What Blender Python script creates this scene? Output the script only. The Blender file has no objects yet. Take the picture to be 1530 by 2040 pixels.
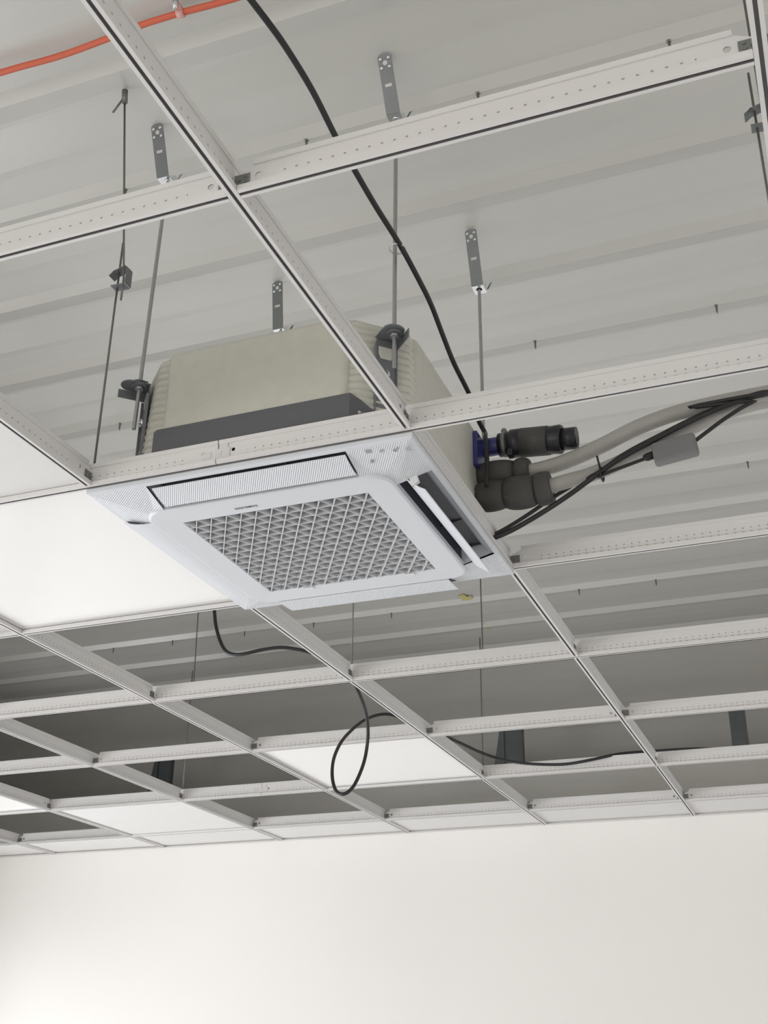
import bpy, bmesh, math, random
from mathutils import Vector, Matrix
random.seed(7)
SC = bpy.context.scene
COL = SC.collection
H = 2.65                                   # height of the ceiling grid's underside
# ------------------------------------------------------------------ camera
cam_d = bpy.data.cameras.new('camera'); cam = bpy.data.objects.new('camera', cam_d); COL.objects.link(cam)
SC.camera = cam
RT = Vector((0.93305917, 0.35957529, 0.01030538)); DN = Vector((-0.14560491, 0.40371534, -0.90322375)); FW = Vector((-0.32893738, 0.84126068, 0.42904623))
m3 = Matrix((RT, -DN, -FW)).transposed()
cam.matrix_world = Matrix.Translation((0.5702696, -0.95992857, H - 0.93329687)) @ m3.to_4x4()
cam_d.sensor_fit = 'VERTICAL'; cam_d.sensor_height = 36.0; cam_d.lens = 2357.82 / 2040 * 36.0
cam_d.clip_start = 0.02
# ------------------------------------------------------------------ world, lights, exposure
w = bpy.data.worlds.new('world'); SC.world = w; w.use_nodes = True
w.node_tree.nodes['Background'].inputs[0].default_value = (0.75, 0.85, 1.0, 1)
w.node_tree.nodes['Background'].inputs[1].default_value = 0.05
def area(name, loc, size, rot, power, color):
    l = bpy.data.lights.new(name, 'AREA'); l.shape = 'RECTANGLE'; l.size, l.size_y = size
    l.energy = power; l.color = color
    o = bpy.data.objects.new(name, l); COL.objects.link(o); o.location = loc; o.rotation_euler = rot
    return o
# daylight just outside the window openings of the left wall and of the wall behind the camera
area('daylight_left_front', (-3.62, -2.2, 1.35), (2.2, 1.7), (0, math.radians(-90), 0), 50, (1.0, 0.965, 0.93))
area('daylight_left_middle', (-3.62, 0.25, 1.35), (1.7, 1.7), (0, math.radians(-90), 0), 62, (0.95, 0.975, 1.0))
area('daylight_left_back', (-3.62, 2.5, 1.15), (2.2, 2.1), (0, math.radians(-90), 0), 50, (0.97, 0.98, 1.0))
area('fill_right', (3.18, 2.25, 1.35), (2.5, 1.7), (0, math.radians(90), 0), 34, (0.97, 0.98, 1.0))  # added fill from the right, no window known on that side
area('daylight_front', (-0.6, -6.68, 1.25), (5.0, 1.9), (math.radians(90), 0, 0), 118, (1.0, 0.96, 0.925))
SC.view_settings.view_transform = 'Standard'; SC.view_settings.look = 'None'
SC.view_settings.exposure = 0.07; SC.view_settings.gamma = 1.0; SC.view_settings.use_curve_mapping = False
SC.cycles.max_bounces = 10; SC.cycles.diffuse_bounces = 6; SC.cycles.transparent_max_bounces = 12
SC.cycles.use_denoising = True
# ------------------------------------------------------------------ materials
def mat(name, col, rough=0.5, metal=0.0, noise=0.0, nscale=8.0, bump=0.0, bscale=60.0, spec=0.5, stretch=None):
    m = bpy.data.materials.new(name); m.use_nodes = True
    nt = m.node_tree; b = nt.nodes['Principled BSDF']
    b.inputs['Base Color'].default_value = (*col, 1); b.inputs['Roughness'].default_value = rough
    b.inputs['Metallic'].default_value = metal; b.inputs['Specular IOR Level'].default_value = spec
    tc = nt.nodes.new('ShaderNodeTexCoord')
    src = tc.outputs['Object']
    if stretch:
        mp = nt.nodes.new('ShaderNodeMapping'); mp.inputs['Scale'].default_value = stretch
        nt.links.new(src, mp.inputs['Vector']); src = mp.outputs['Vector']
    if noise:
        n = nt.nodes.new('ShaderNodeTexNoise'); n.inputs['Scale'].default_value = nscale; n.inputs['Detail'].default_value = 4
        nt.links.new(src, n.inputs['Vector'])
        r = nt.nodes.new('ShaderNodeMapRange'); r.inputs[1].default_value = 0.3; r.inputs[2].default_value = 0.7
        r.inputs[3].default_value = 1 - noise; r.inputs[4].default_value = 1 + noise
        nt.links.new(n.outputs['Fac'], r.inputs[0])
        mx = nt.nodes.new('ShaderNodeVectorMath'); mx.operation = 'SCALE'; mx.inputs[0].default_value = col
        nt.links.new(r.outputs[0], mx.inputs['Scale']); nt.links.new(mx.outputs[0], b.inputs['Base Color'])
    if bump:
        n = nt.nodes.new('ShaderNodeTexNoise'); n.inputs['Scale'].default_value = bscale; n.inputs['Detail'].default_value = 3
        nt.links.new(src, n.inputs['Vector'])
        bp = nt.nodes.new('ShaderNodeBump'); bp.inputs['Strength'].default_value = bump; bp.inputs['Distance'].default_value = 0.002
        nt.links.new(n.outputs['Fac'], bp.inputs['Height']); nt.links.new(bp.outputs[0], b.inputs['Normal'])
    return m
class N:                                   # tiny node-math helper
    def __init__(s, nt): s.nt = nt
    def m(s, op, a, b=None, c=None):
        n = s.nt.nodes.new('ShaderNodeMath'); n.operation = op
        for i, v in enumerate((a, b, c)):
            if v is None: continue
            if isinstance(v, (int, float)): n.inputs[i].default_value = v
            else: s.nt.links.new(v, n.inputs[i])
        return n.outputs[0]
def ribbed(name, col, rough, ang, pitch, depth=1.0):
    """moulded plastic with fine parallel ribs; ang is the rib direction in degrees in the local xy plane"""
    m = mat(name, col, rough); nt = m.node_tree; b = nt.nodes['Principled BSDF']; k = N(nt)
    tc = nt.nodes.new('ShaderNodeTexCoord'); sp = nt.nodes.new('ShaderNodeSeparateXYZ'); nt.links.new(tc.outputs['Object'], sp.inputs[0])
    a = math.radians(ang + 90)
    t = k.m('ADD', k.m('MULTIPLY', sp.outputs[0], math.cos(a)), k.m('MULTIPLY', sp.outputs[1], math.sin(a)))
    s = k.m('SINE', k.m('MULTIPLY', t, 2 * math.pi / pitch))
    bp = nt.nodes.new('ShaderNodeBump'); bp.inputs['Strength'].default_value = depth; bp.inputs['Distance'].default_value = 0.0004
    nt.links.new(s, bp.inputs['Height']); nt.links.new(bp.outputs[0], b.inputs['Normal'])
    return m
def tee_mat(name, half, dots=True, holes=()):
    """white enamelled tee: punched dimples along the web and round knock-outs near the ends"""
    m = mat(name, (0.67, 0.66, 0.655), 0.38, spec=0.4); nt = m.node_tree; b = nt.nodes['Principled BSDF']; k = N(nt)
    tc = nt.nodes.new('ShaderNodeTexCoord'); sp = nt.nodes.new('ShaderNodeSeparateXYZ'); nt.links.new(tc.outputs['Object'], sp.inputs[0])
    x, z = sp.outputs[0], sp.outputs[2]
    out = None
    if dots:
        p = 0.0152
        fx = k.m('MULTIPLY', k.m('SUBTRACT', k.m('FRACT', k.m('DIVIDE', k.m('ADD', x, 10.0), p)), 0.5), p)
        def ell(z0, rx, rz):
            d = k.m('ADD', k.m('POWER', k.m('DIVIDE', fx, rx), 2.0), k.m('POWER', k.m('DIVIDE', k.m('SUBTRACT', z, z0), rz), 2.0))
            return k.m('MAXIMUM', k.m('SUBTRACT', 1.0, d), 0.0)
        inside = k.m('LESS_THAN', k.m('ABSOLUTE', x), half - 0.055)
        h = k.m('MULTIPLY', k.m('MAXIMUM', ell(0.0205, 0.0019, 0.0013), ell(0.0125, 0.0032, 0.0006)), inside)
        bp = nt.nodes.new('ShaderNodeBump'); bp.inputs['Strength'].default_value = 1.0; bp.inputs['Distance'].default_value = 0.0016; bp.invert = True
        nt.links.new(h, bp.inputs['Height']); nt.links.new(bp.outputs[0], b.inputs['Normal'])
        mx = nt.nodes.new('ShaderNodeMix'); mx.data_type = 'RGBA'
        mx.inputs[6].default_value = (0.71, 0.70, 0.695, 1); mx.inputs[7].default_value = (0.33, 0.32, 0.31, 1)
        nt.links.new(k.m('MULTIPLY', h, 0.6), mx.inputs[0]); nt.links.new(mx.outputs[2], b.inputs['Base Color'])  # shade in the dimples is mixed into the colour too
    if holes:
        for (hx, hz, hr) in holes:
            d = k.m('ADD', k.m('POWER', k.m('SUBTRACT', k.m('ABSOLUTE', x), hx), 2.0), k.m('POWER', k.m('SUBTRACT', z, hz), 2.0))
            q = k.m('LESS_THAN', d, hr * hr)
            out = q if out is None else k.m('MAXIMUM', out, q)
        tr = nt.nodes.new('ShaderNodeBsdfTransparent'); ms = nt.nodes.new('ShaderNodeMixShader')
        nt.links.new(out, ms.inputs[0]); nt.links.new(b.outputs[0], ms.inputs[1]); nt.links.new(tr.outputs[0], ms.inputs[2])
        nt.links.new(ms.outputs[0], nt.nodes['Material Output'].inputs[0])
    return m
M = dict(
    deck=mat('painted_roof_sheet', (0.58, 0.58, 0.553), 0.30, noise=0.03, nscale=3, spec=0.9, stretch=(0.4, 3, 1)),
    wall=mat('wall_paint', (0.87, 0.853, 0.828), 0.75, noise=0.01, nscale=2, bump=0.05, bscale=300),
    upper=mat('void_wall_panel', (0.58, 0.57, 0.54), 0.5, noise=0.03, nscale=3, stretch=(1, 1, 8)),
    floor=mat('floor_screed', (0.60, 0.595, 0.58), 0.6, noise=0.05, nscale=5),
    reveal=mat('grey_reveal', (0.24, 0.235, 0.24), 0.5),
    enamel=mat('white_enamel', (0.67, 0.66, 0.655), 0.38, spec=0.4),
    tile=mat('ceiling_tile_face', (0.76, 0.755, 0.75), 0.8, noise=0.01, nscale=20, bump=0.05, bscale=400),
    acryl=mat('opal_acrylic', (0.95, 0.95, 0.945), 0.2, spec=0.6),
    plastic=mat('white_abs', (0.68, 0.705, 0.755), 0.32),
    plastic_in=mat('grille_abs', (0.62, 0.63, 0.65), 0.4),
    dark=mat('dark_recess_shade', (0.025, 0.027, 0.032), 0.5),
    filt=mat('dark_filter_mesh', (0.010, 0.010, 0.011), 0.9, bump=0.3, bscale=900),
    foam=mat('cream_expanded_foam', (0.59, 0.588, 0.525), 0.55, noise=0.03, nscale=40, bump=0.25, bscale=90),
    band=mat('grey_drain_pan', (0.115, 0.118, 0.13), 0.5),
    zinc=mat('zinc_plate', (0.20, 0.215, 0.22), 0.45, metal=0.4, noise=0.08, nscale=30),
    bright=mat('bright_zinc', (0.80, 0.83, 0.86), 0.14, metal=1.0),
    rod=mat('threaded_zinc', (0.38, 0.39, 0.40), 0.35, metal=0.7),
    wire=mat('steel_wire', (0.20, 0.195, 0.18), 0.4, metal=0.5),
    bracket=mat('grey_coated_steel', (0.20, 0.21, 0.225), 0.42, metal=0.3),
    rubber=mat('black_cable_rubber', (0.018, 0.018, 0.020), 0.45),
    foamblk=mat('charcoal_foam_tube', (0.075, 0.075, 0.072), 0.62, bump=0.2, bscale=200),
    tape=mat('black_tape', (0.022, 0.022, 0.028), 0.35),
    pipe=mat('white_pipe_lagging', (0.44, 0.43, 0.41), 0.5, bump=1.0, bscale=55, noise=0.05, nscale=30),
    blue=mat('blue_abs', (0.045, 0.05, 0.21), 0.35),
    orange=mat('orange_cable', (0.62, 0.13, 0.07), 0.45),
    pinkclip=mat('pink_clip', (0.72, 0.42, 0.38), 0.5),
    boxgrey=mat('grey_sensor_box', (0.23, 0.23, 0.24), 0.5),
    recess=mat('grey_recess_shade', (0.20, 0.205, 0.22), 0.5),
    ink=mat('grey_ink', (0.20, 0.20, 0.21), 0.5), paleink=mat('pale_grey_ink', (0.36, 0.365, 0.39), 0.5),
    yellow=mat('yellow_crayon', (0.58, 0.52, 0.22), 0.8),
    white=mat('white_nylon', (0.75, 0.75, 0.75), 0.4),
    stud=mat('dark_galvanised_steel', (0.10, 0.11, 0.115), 0.4, metal=0.4, noise=0.15, nscale=12),
)
# ------------------------------------------------------------------ mesh helpers
class MB:
    def __init__(s): s.v = []; s.f = []; s.mi = []; s.sm = []
    def add(s, vs, fs, mi=0, smooth=False):
        o = len(s.v); s.v += [tuple(x) for x in vs]
        for f in fs: s.f.append([i + o for i in f]); s.mi.append(mi); s.sm.append(smooth)
        return s
    def box(s, a, b, mi=0):
        x0, y0, z0 = a; x1, y1, z1 = b
        v = [(x0, y0, z0), (x1, y0, z0), (x1, y1, z0), (x0, y1, z0), (x0, y0, z1), (x1, y0, z1), (x1, y1, z1), (x0, y1, z1)]
        return s.add(v, [(0, 3, 2, 1), (4, 5, 6, 7), (0, 1, 5, 4), (1, 2, 6, 5), (2, 3, 7, 6), (3, 0, 4, 7)], mi)
    def obox(s, c, ax, ay, az, mi=0):      # oriented box: centre and three half axes
        c, ax, ay, az = map(Vector, (c, ax, ay, az))
        v = [c + ax * i + ay * j + az * k for k in (-1, 1) for (i, j) in ((-1, -1), (1, -1), (1, 1), (-1, 1))]
        return s.add(v, [(0, 3, 2, 1), (4, 5, 6, 7), (0, 1, 5, 4), (1, 2, 6, 5), (2, 3, 7, 6), (3, 0, 4, 7)], mi)
    def prism(s, pts, f, mi=0, sides=None, caps=True):   # pts: closed 2-D outline; f(p, t) -> 3-D for t in 0,1
        n = len(pts); v = [f(p, 0) for p in pts] + [f(p, 1) for p in pts]
        o = len(s.v); s.v += [tuple(x) for x in v]
        for i in range(n):
            j = (i + 1) % n; s.f.append([o + i, o + j, o + n + j, o + n + i]); s.mi.append(sides[i] if sides else mi); s.sm.append(False)
        if caps:
            s.f.append([o + i for i in range(n)][::-1]); s.mi.append(mi); s.sm.append(False)
            s.f.append([o + n + i for i in range(n)]); s.mi.append(mi); s.sm.append(False)
        return s
    def tube(s, pts, r, n=10, mi=0, caps=True):
        pts = [Vector(p) for p in pts]; R = r if isinstance(r, (list, tuple)) else [r] * len(pts)
        up = None; rings = []
        for i, p in enumerate(pts):
            d = (pts[min(i + 1, len(pts) - 1)] - pts[max(i - 1, 0)])
            if d.length < 1e-9: d = Vector((0, 0, 1))
            d.normalize()
            if up is None: up = Vector((0, 0, 1)) if abs(d.z) < 0.9 else Vector((1, 0, 0))
            a = d.cross(up).normalized(); up = a.cross(d).normalized()
            rings.append([p + (a * math.cos(t) + up * math.sin(t)) * R[i] for t in [2 * math.pi * q / n for q in range(n)]])
        o = len(s.v)
        for rg in rings: s.v += [tuple(x) for x in rg]
        for i in range(len(rings) - 1):
            for q in range(n):
                q2 = (q + 1) % n
                s.f.append([o + i * n + q, o + i * n + q2, o + (i + 1) * n + q2, o + (i + 1) * n + q]); s.mi.append(mi); s.sm.append(True)
        if caps:
            s.f.append([o + q for q in range(n)][::-1]); s.mi.append(mi); s.sm.append(False)
            e = o + (len(rings) - 1) * n; s.f.append([e + q for q in range(n)]); s.mi.append(mi); s.sm.append(False)
        return s
    def build(s, name, mats, parent=None, loc=None, bevel=0, seg=2):
        me = bpy.data.meshes.new(name); me.from_pydata(s.v, [], s.f)
        mats = mats if isinstance(mats, (list, tuple)) else [mats]
        for q in mats: me.materials.append(q)
        for p, i, sm in zip(me.polygons, s.mi, s.sm): p.material_index = i; p.use_smooth = sm
        bm = bmesh.new(); bm.from_mesh(me); bmesh.ops.recalc_face_normals(bm, faces=bm.faces); bm.to_mesh(me); bm.free()
        o = bpy.data.objects.new(name, me); COL.objects.link(o)
        if parent: o.parent = parent
        if loc: o.location = loc
        if bevel:
            b = o.modifiers.new('bevel', 'BEVEL'); b.width = bevel; b.segments = seg; b.limit_method = 'ANGLE'; b.angle_limit = math.radians(40)
        return o
def tag(o, label, cat, group=None):
    o['label'] = label; o['category'] = cat
    if group: o['group'] = group
    return o
def struct(o): o['kind'] = 'structure'; return o
def empty(name, label, cat, loc=(0, 0, 0), rz=0, group=None):
    o = bpy.data.objects.new(name, None); COL.objects.link(o); o.location = loc; o.rotation_euler = (0, 0, rz); o.empty_display_size = 0.05
    return tag(o, label, cat, group)
def dup(root, loc, rz, label):
    r = root.copy(); COL.objects.link(r); r.location = loc; r.rotation_euler = (0, 0, rz); r['label'] = label
    for ch in root.children:
        c = ch.copy(); COL.objects.link(c); c.parent = r
        for g in ch.children:
            d = g.copy(); COL.objects.link(d); d.parent = c
    return r
def spline(pts, n=10):
    """Catmull-Rom through the points"""
    P = [Vector(p) for p in pts]; P = [P[0] * 2 - P[1]] + P + [P[-1] * 2 - P[-2]]; out = []
    for i in range(1, len(P) - 2):
        for k in range(n):
            t = k / n; a, b, c, d = P[i - 1], P[i], P[i + 1], P[i + 2]
            out.append(0.5 * ((2 * b) + (c - a) * t + (2 * a - 5 * b + 4 * c - d) * t * t + (3 * b - a - 3 * c + d) * t ** 3))
    out.append(P[-2]); return out
def W(x, y, z): return (x, y, z + H)
# ------------------------------------------------------------------ setting
XL, XR, YF, YB = -3.45, 3.0, -6.5, 3.9013
DZ = 0.80                                  # roof sheet's lower edges above the grid
struct(MB().box((XL - 0.3, YF - 0.3, -0.15), (XR + 0.3, YB + 0.6, 0)).build('floor', M['floor']))
struct(MB().box((XL - 0.1, YB, 0), (XR + 0.1, YB + 0.1, H + 0.012)).build('wall_back', M['wall']))
struct(MB().box((-7.1, 4.26, H - 0.05), (XR + 0.1, 4.32, H + 1.0)).box((-7.1, YB + 0.1, H - 0.05), (XR + 0.1, 4.26, H - 0.02)).build('wall_back_void', M['upper']))
struct(MB().box((-7.1, YB + 0.002, H + 0.0125), (XR + 0.1, YB + 0.09, H + 0.25)).build('wall_back_upper', M['upper']))
struct(MB().box((-7.0, YB + 0.005, H + 0.436), (XR, YB + 0.085, H + 0.466)).build('trim_3', M['upper']))
def wall_open(name, axis, c0, c1, lo, hi, ztop, wins):
    b = MB(); xs = lo
    def bx(a0, a1, z0, z1):
        if axis == 'x': b.box((c0, a0, z0), (c1, a1, z1))
        else: b.box((a0, c0, z0), (a1, c1, z1))
    for (w0, w1, z0, z1) in wins:
        bx(xs, w0, 0, ztop); bx(w0, w1, 0, z0); bx(w0, w1, z1, ztop); xs = w1
    bx(xs, hi, 0, ztop)
    struct(b.build(name, M['wall']))
LW = [(-3.3, -1.1, 0.5, 2.2), (-0.6, 1.1, 0.5, 2.2), (1.4, 3.6, 0.1, 2.2)]
RW_ADDED = [(1.0, 3.5, 0.5, 2.2)]  # added opening that lets the right fill lamp in
FWN = [(-3.1, 1.9, 0.3, 2.2)]
wall_open('wall_left', 'x', XL - 0.12, XL, YF - 0.1, YB + 0.1, H + 0.03, LW)
struct(MB().box((-7.1, YF - 0.1, H - 0.05), (-7.0, 4.3, H + 1.0)).box((-7.0, YF - 0.1, H - 0.05), (XL - 0.12, 4.3, H - 0.02)).build('wall_left_void', M['upper']))
wall_open('wall_right', 'x', XR, XR + 0.12, YF - 0.1, 4.3, H + 1.0, RW_ADDED)
wall_open('wall_front', 'y', YF - 0.12, YF, XL - 0.1, XR + 0.1, H + 1.0, FWN)
struct(MB().box((-7.0, YF - 0.12, H - 0.05), (XL - 0.12, YF, H + 1.0)).build('wall_front_void', M['upper']))
n = 0
for axis, wins, c0, c1 in (('x', LW, XL - 0.09, XL - 0.03), ('x', RW_ADDED, XR + 0.03, XR + 0.09), ('y', FWN, YF - 0.09, YF - 0.03)):
    for (w0, w1, z0, z1) in wins:
        n += 1; b = MB(); t = 0.05
        cells = [(w0, w0 + t, z0, z1), (w1 - t, w1, z0, z1), ((w0 + w1) / 2 - t / 2, (w0 + w1) / 2 + t / 2, z0, z1), (w0, w1, z0, z0 + t), (w0, w1, z1 - t, z1)]
        for (a0, a1, q0, q1) in cells:
            if axis == 'x': b.box((c0, a0, q0), (c1, a1, q1))
            else: b.box((a0, c0, q0), (a1, c1, q1))
        struct(b.build('window_%d' % n, M['enamel']))  # the right wall's frame only dresses the added opening
# roof sheet: pitch 294 mm, a short steep step facing the camera, then long shallow flats
P0, PITCH = 0.7203, 0.2938
prof = [(-0.0225, 0.0160), (0.0, 0.0), (0.048, 0.0108), (0.060, 0.0118), (0.168, 0.0110), (0.190, 0.0128), (0.262, 0.0156)]
ys = []
k = -26
while True:
    y0 = P0 + k * PITCH
    if y0 > 4.25: break
    for (dy, dz) in prof:
        if YF - 0.1 < y0 + dy < 4.27: ys.append((y0 + dy, DZ + dz))
    k += 1
b = MB(); vs = []; fs = []
for (y, z) in ys: vs += [W(-7.1, y, z), W(XR + 0.1, y, z)]
for i in range(len(ys) - 1): fs.append((2 * i, 2 * i + 1, 2 * i + 3, 2 * i + 2))
nv = len(vs)
vs += [W(-7.1, ys[0][0], DZ + 0.06), W(XR + 0.1, ys[0][0], DZ + 0.06), W(-7.1, ys[-1][0], DZ + 0.06), W(XR + 0.1, ys[-1][0], DZ + 0.06)]
fs.append((nv, nv + 1, nv + 3, nv + 2))
struct(b.add(vs, fs).build('ceiling', M['deck']))
struct(MB().box(W(-7.0, 4.20, 0.55), W(XR, 4.258, DZ - 0.002)).build('trim_2', M['upper']))
struct(MB().box(W(XL, YB - 0.010, 0.0), W(XR, YB - 0.0005, 0.004)).build('trim_1', M['enamel']))
# ------------------------------------------------------------------ suspended grid
VY = {-1: -0.6, 0: 0.0, 1: 0.6, 2: 1.2111, 3: 1.8098, 4: 2.4126, 5: 3.0129, 6: 3.6104}
UX = {u: 0.6 * u for u in range(-5, 5)}
HW, WT = 0.0072, 0.0007
flange = [(-HW, 0), (-0.0023, 0), (-0.0023, 0.0050), (0.0023, 0.0050), (0.0023, 0), (HW, 0), (HW, 0.0085), (0.0015, 0.0095), (-0.0015, 0.0095), (-HW, 0.0085)]
fl_sides = [0, 1, 1, 1, 0, 0, 0, 0, 0, 0]
def tee_mesh(L, notch=0.0, top=0.0465):
    b = MB(); h = L / 2
    b.prism(flange, lambda p, t: ((t * 2 - 1) * h, p[0], p[1]), 0, fl_sides)
    e = h + 0.004
    if notch:
        out = [(-e, 0.009), (e, 0.009), (e, 0.030), (h - notch, top - 0.007), (-(h - notch), top - 0.007), (-e, 0.030)]
        b.prism(out, lambda p, t: (p[0], (t * 2 - 1) * WT, p[1]))
        bl = h - notch - 0.001
    else:
        b.box((-h, -WT, 0.009), (h, WT, top - 0.007)); bl = h
    b.prism([(-0.0028, top - 0.008), (0.0028, top - 0.008), (0.0028, top), (-0.0028, top)], lambda p, t: ((t * 2 - 1) * bl, p[0], p[1]))
    return b
def clip_part(parent, x, s):
    b = MB(); y = -0.0014
    b.box((min(x, x + s * 0.020), y - 0.0007, 0.012), (max(x, x + s * 0.020), y, 0.028))
    for (px, pz) in ((0.006, 0.016), (0.006, 0.024), (0.014, 0.020)):
        b.tube([(x + s * px, y - 0.0007, pz), (x + s * px, y - 0.0018, pz)], 0.0022, 8)
    return b.build('end_clip', M['clip'], parent)
M['clip'] = mat('grey_zinc_clip', (0.22, 0.23, 0.22), 0.4, metal=0.5)
col_ph = {0: "in line with the air conditioner's right edge", -1: "in line with the air conditioner's left edge", -2: 'one cell left of the air conditioner', -3: 'two cells left of the air conditioner',
          -4: 'three cells left of the air conditioner', -5: 'four cells left of the air conditioner', 1: 'one cell right of the air conditioner', 2: 'two cells right of the air conditioner', 3: 'three cells right of the air conditioner', 4: 'four cells right of the air conditioner'}
def cell_ph(u):                              # cell column between u and u+1; the air conditioner is -1
    if u == -1: return "in its own column"
    k = abs(u + 1); return '%s column%s %s of it' % (('one', 'two', 'three', 'four', 'five')[k - 1], '' if k == 1 else 's', 'right' if u > -1 else 'left')
# main tees (run across, every second row)
row_main = {-1: 'nearest the camera', 1: "along the air conditioner's near edge", 3: 'one row behind the air conditioner', 5: 'third row behind the air conditioner'}
joints = {-1: -0.9, 1: -0.345, 3: 0.75, 5: -1.46}
for v in (-1, 1, 3, 5):
    for (a, c, side) in ((XL, joints[v] - 0.001, 'left'), (joints[v] + 0.001, XR, 'right')):
        L = c - a; holes = [(L / 2 - 0.028, 0.025, 0.0034)]
        t = empty('main_tee', 'long white ceiling main tee %s, %s length of the two' % (row_main[v], side), 'ceiling rail', W((a + c) / 2, VY[v], 0), 0, 'main tees of the ceiling grid')
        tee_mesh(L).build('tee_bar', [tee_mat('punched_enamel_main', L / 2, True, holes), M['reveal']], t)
        if v in (1, 5):
            x = (c - a) / 2 if side == 'left' else -(c - a) / 2
            if side == 'left':
                b = MB(); b.box((x - 0.004, -0.0022, 0.012), (x + 0.024, -0.0008, 0.030)); b.box((x - 0.030, -0.0016, 0.0145), (x - 0.012, -0.0008, 0.027))
                b.box((x + 0.004, -0.0030, 0.017), (x + 0.008, -0.0020, 0.0255))
                b.build('splice_tongue', M['enamel'], t, bevel=0.0006)
            else:
                MB().box((x + 0.001, -0.0024, 0.0295), (x + 0.018, -0.0009, 0.046)).build('splice_plate', M['enamel'], t, bevel=0.001)
# long cross tees (run front to back between the main tees)
spans = [(-1, 1, 'beside and before'), (1, 3, ''), (3, 5, ''), (5, 7, '')]
span_ph = {-1: 'nearest the camera', 1: 'beside the air conditioner', 3: 'behind the air conditioner', 5: 'meeting the back wall'}
for (v0, v1, _) in spans:
    y0 = VY[v0] + HW + 0.0005; y1 = (VY[v1] - HW - 0.0005) if v1 < 7 else YB - 0.011
    L = y1 - y0
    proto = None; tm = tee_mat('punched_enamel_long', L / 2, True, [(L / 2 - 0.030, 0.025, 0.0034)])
    for u in range(-5, 5):
        lab = 'white lengthwise cross tee %s, %s' % (span_ph[v0], col_ph[u])
        if proto is None:
            proto = empty('cross_tee', lab, 'ceiling rail', W(UX[u], (y0 + y1) / 2, 0), math.pi / 2, 'lengthwise cross tees of the ceiling grid')
            tee_mesh(L, 0.006).build('tee_bar', [tm, M['reveal']], proto)
            clip_part(proto, L / 2 - 0.014, 1); clip_part(proto, -L / 2 + 0.014, -1)
        else: dup(proto, W(UX[u], (y0 + y1) / 2, 0), math.pi / 2, lab)
# short cross tees (run across between the long cross tees)
row_short = {0: 'one row before the air conditioner', 2: "along the air conditioner's far edge", 4: 'two rows behind the air conditioner', 6: 'nearest the back wall'}
L = 0.6 - 2 * HW - 0.001
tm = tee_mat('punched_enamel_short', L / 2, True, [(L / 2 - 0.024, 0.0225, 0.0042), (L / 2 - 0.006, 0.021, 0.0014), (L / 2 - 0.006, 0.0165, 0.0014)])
proto = None
for v in (0, 2, 4, 6):
    for u in range(-5, 4):
        lab = 'short white tee %s, %s' % (row_short[v], cell_ph(u))
        loc = W(UX[u] + 0.3, VY[v], 0)
        if proto is None:
            proto = empty('cross_tee_short', lab, 'ceiling rail', loc, 0, 'short cross tees of the ceiling grid')
            tee_mesh(L, 0.016).build('tee_bar', [tm, M['reveal']], proto)
            clip_part(proto, L / 2 - 0.013, 1); clip_part(proto, -L / 2 + 0.013, -1)
        else: dup(proto, loc, 0, lab)
    Lp = -3.0 - HW - XL - 0.0005
    t = empty('cross_tee_short', 'cut white cross tee at the left wall, %s' % row_short[v], 'ceiling rail', W(XL + Lp / 2, VY[v], 0), 0, 'short cross tees of the ceiling grid')
    tee_mesh(Lp, 0.006).build('tee_bar', [M['enamel'], M['reveal']], t)
# ------------------------------------------------------------------ tiles and light panels
row_cell = {-1: 'in the row nearest the camera', 0: 'one row before the air conditioner', 1: "in the air conditioner's row", 2: 'one row behind the air conditioner', 3: 'two rows behind the air conditioner', 4: 'three rows behind the air conditioner', 5: 'four rows behind the air conditioner', 6: 'against the back wall'}
def cell_box(u, v):
    x0 = UX[u] + 0.0035 if u > -6 else XL + 0.003
    x1 = UX[u + 1] - 0.0035
    y0 = VY[v] + 0.0035; y1 = VY[v + 1] - 0.0035 if v < 6 else YB - 0.002
    return x0, x1, y0, y1
def tile(u, v, flush=False):
    x0, x1, y0, y1 = cell_box(u, v)
    lab = 'white ceiling tile %s, %s' % (row_cell[v], cell_ph(u) if u > -6 else 'cut to fit the left wall')
    o = MB().box((x0, y0, 0.0098), (x1, y1, 0.022)).build('ceiling_tile', M['tile'], loc=(0, 0, H), bevel=0.0008, seg=1)
    if not flush:
        pass
    return tag(o, lab, 'ceiling tile', 'white ceiling tiles')
for (u, v) in [(-4, 2), (-5, 3), (-6, 3), (-6, 4), (-2, 0), (-4, 5), (-4, 1), (-5, 1), (-6, 1), (-5, 2), (-6, 2)]: tile(u, v)  # the tiles out of view at left are added to darken the void
for u in range(-6, 4): tile(u, 6)
def light_panel(u, v, lab):
    x0, x1, y0, y1 = cell_box(u, v); cx, cy = (x0 + x1) / 2, (y0 + y1) / 2; hx, hy = (x1 - x0) / 2, (y1 - y0) / 2
    t = empty('light_panel', lab, 'light panel', W(cx, cy, 0.0095), 0, 'flat light panels in the ceiling grid')
    b = MB(); f = 0.014
    for (a, c, d, e) in ((-hx, -hy, hx, -hy + f), (-hx, hy - f, hx, hy), (-hx, -hy + f, -hx + f, hy - f), (hx - f, -hy + f, hx, hy - f)):
        b.box((a, c, 0.0004), (d, e, 0.010))
    b.build('frame', M['enamel'], t)
    MB().box((-hx + f - 0.001, -hy + f - 0.001, 0.003), (hx - f + 0.001, hy - f + 0.001, 0.008)).build('diffuser', M['acryl'], t)
light_panel(-2, 1, 'large bright square light panel left of the air conditioner')
light_panel(-2, 4, 'white square light panel behind the hanging loop of black cable')
light_panel(-5, 4, 'bright light panel at the far left edge of the photo')
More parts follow.
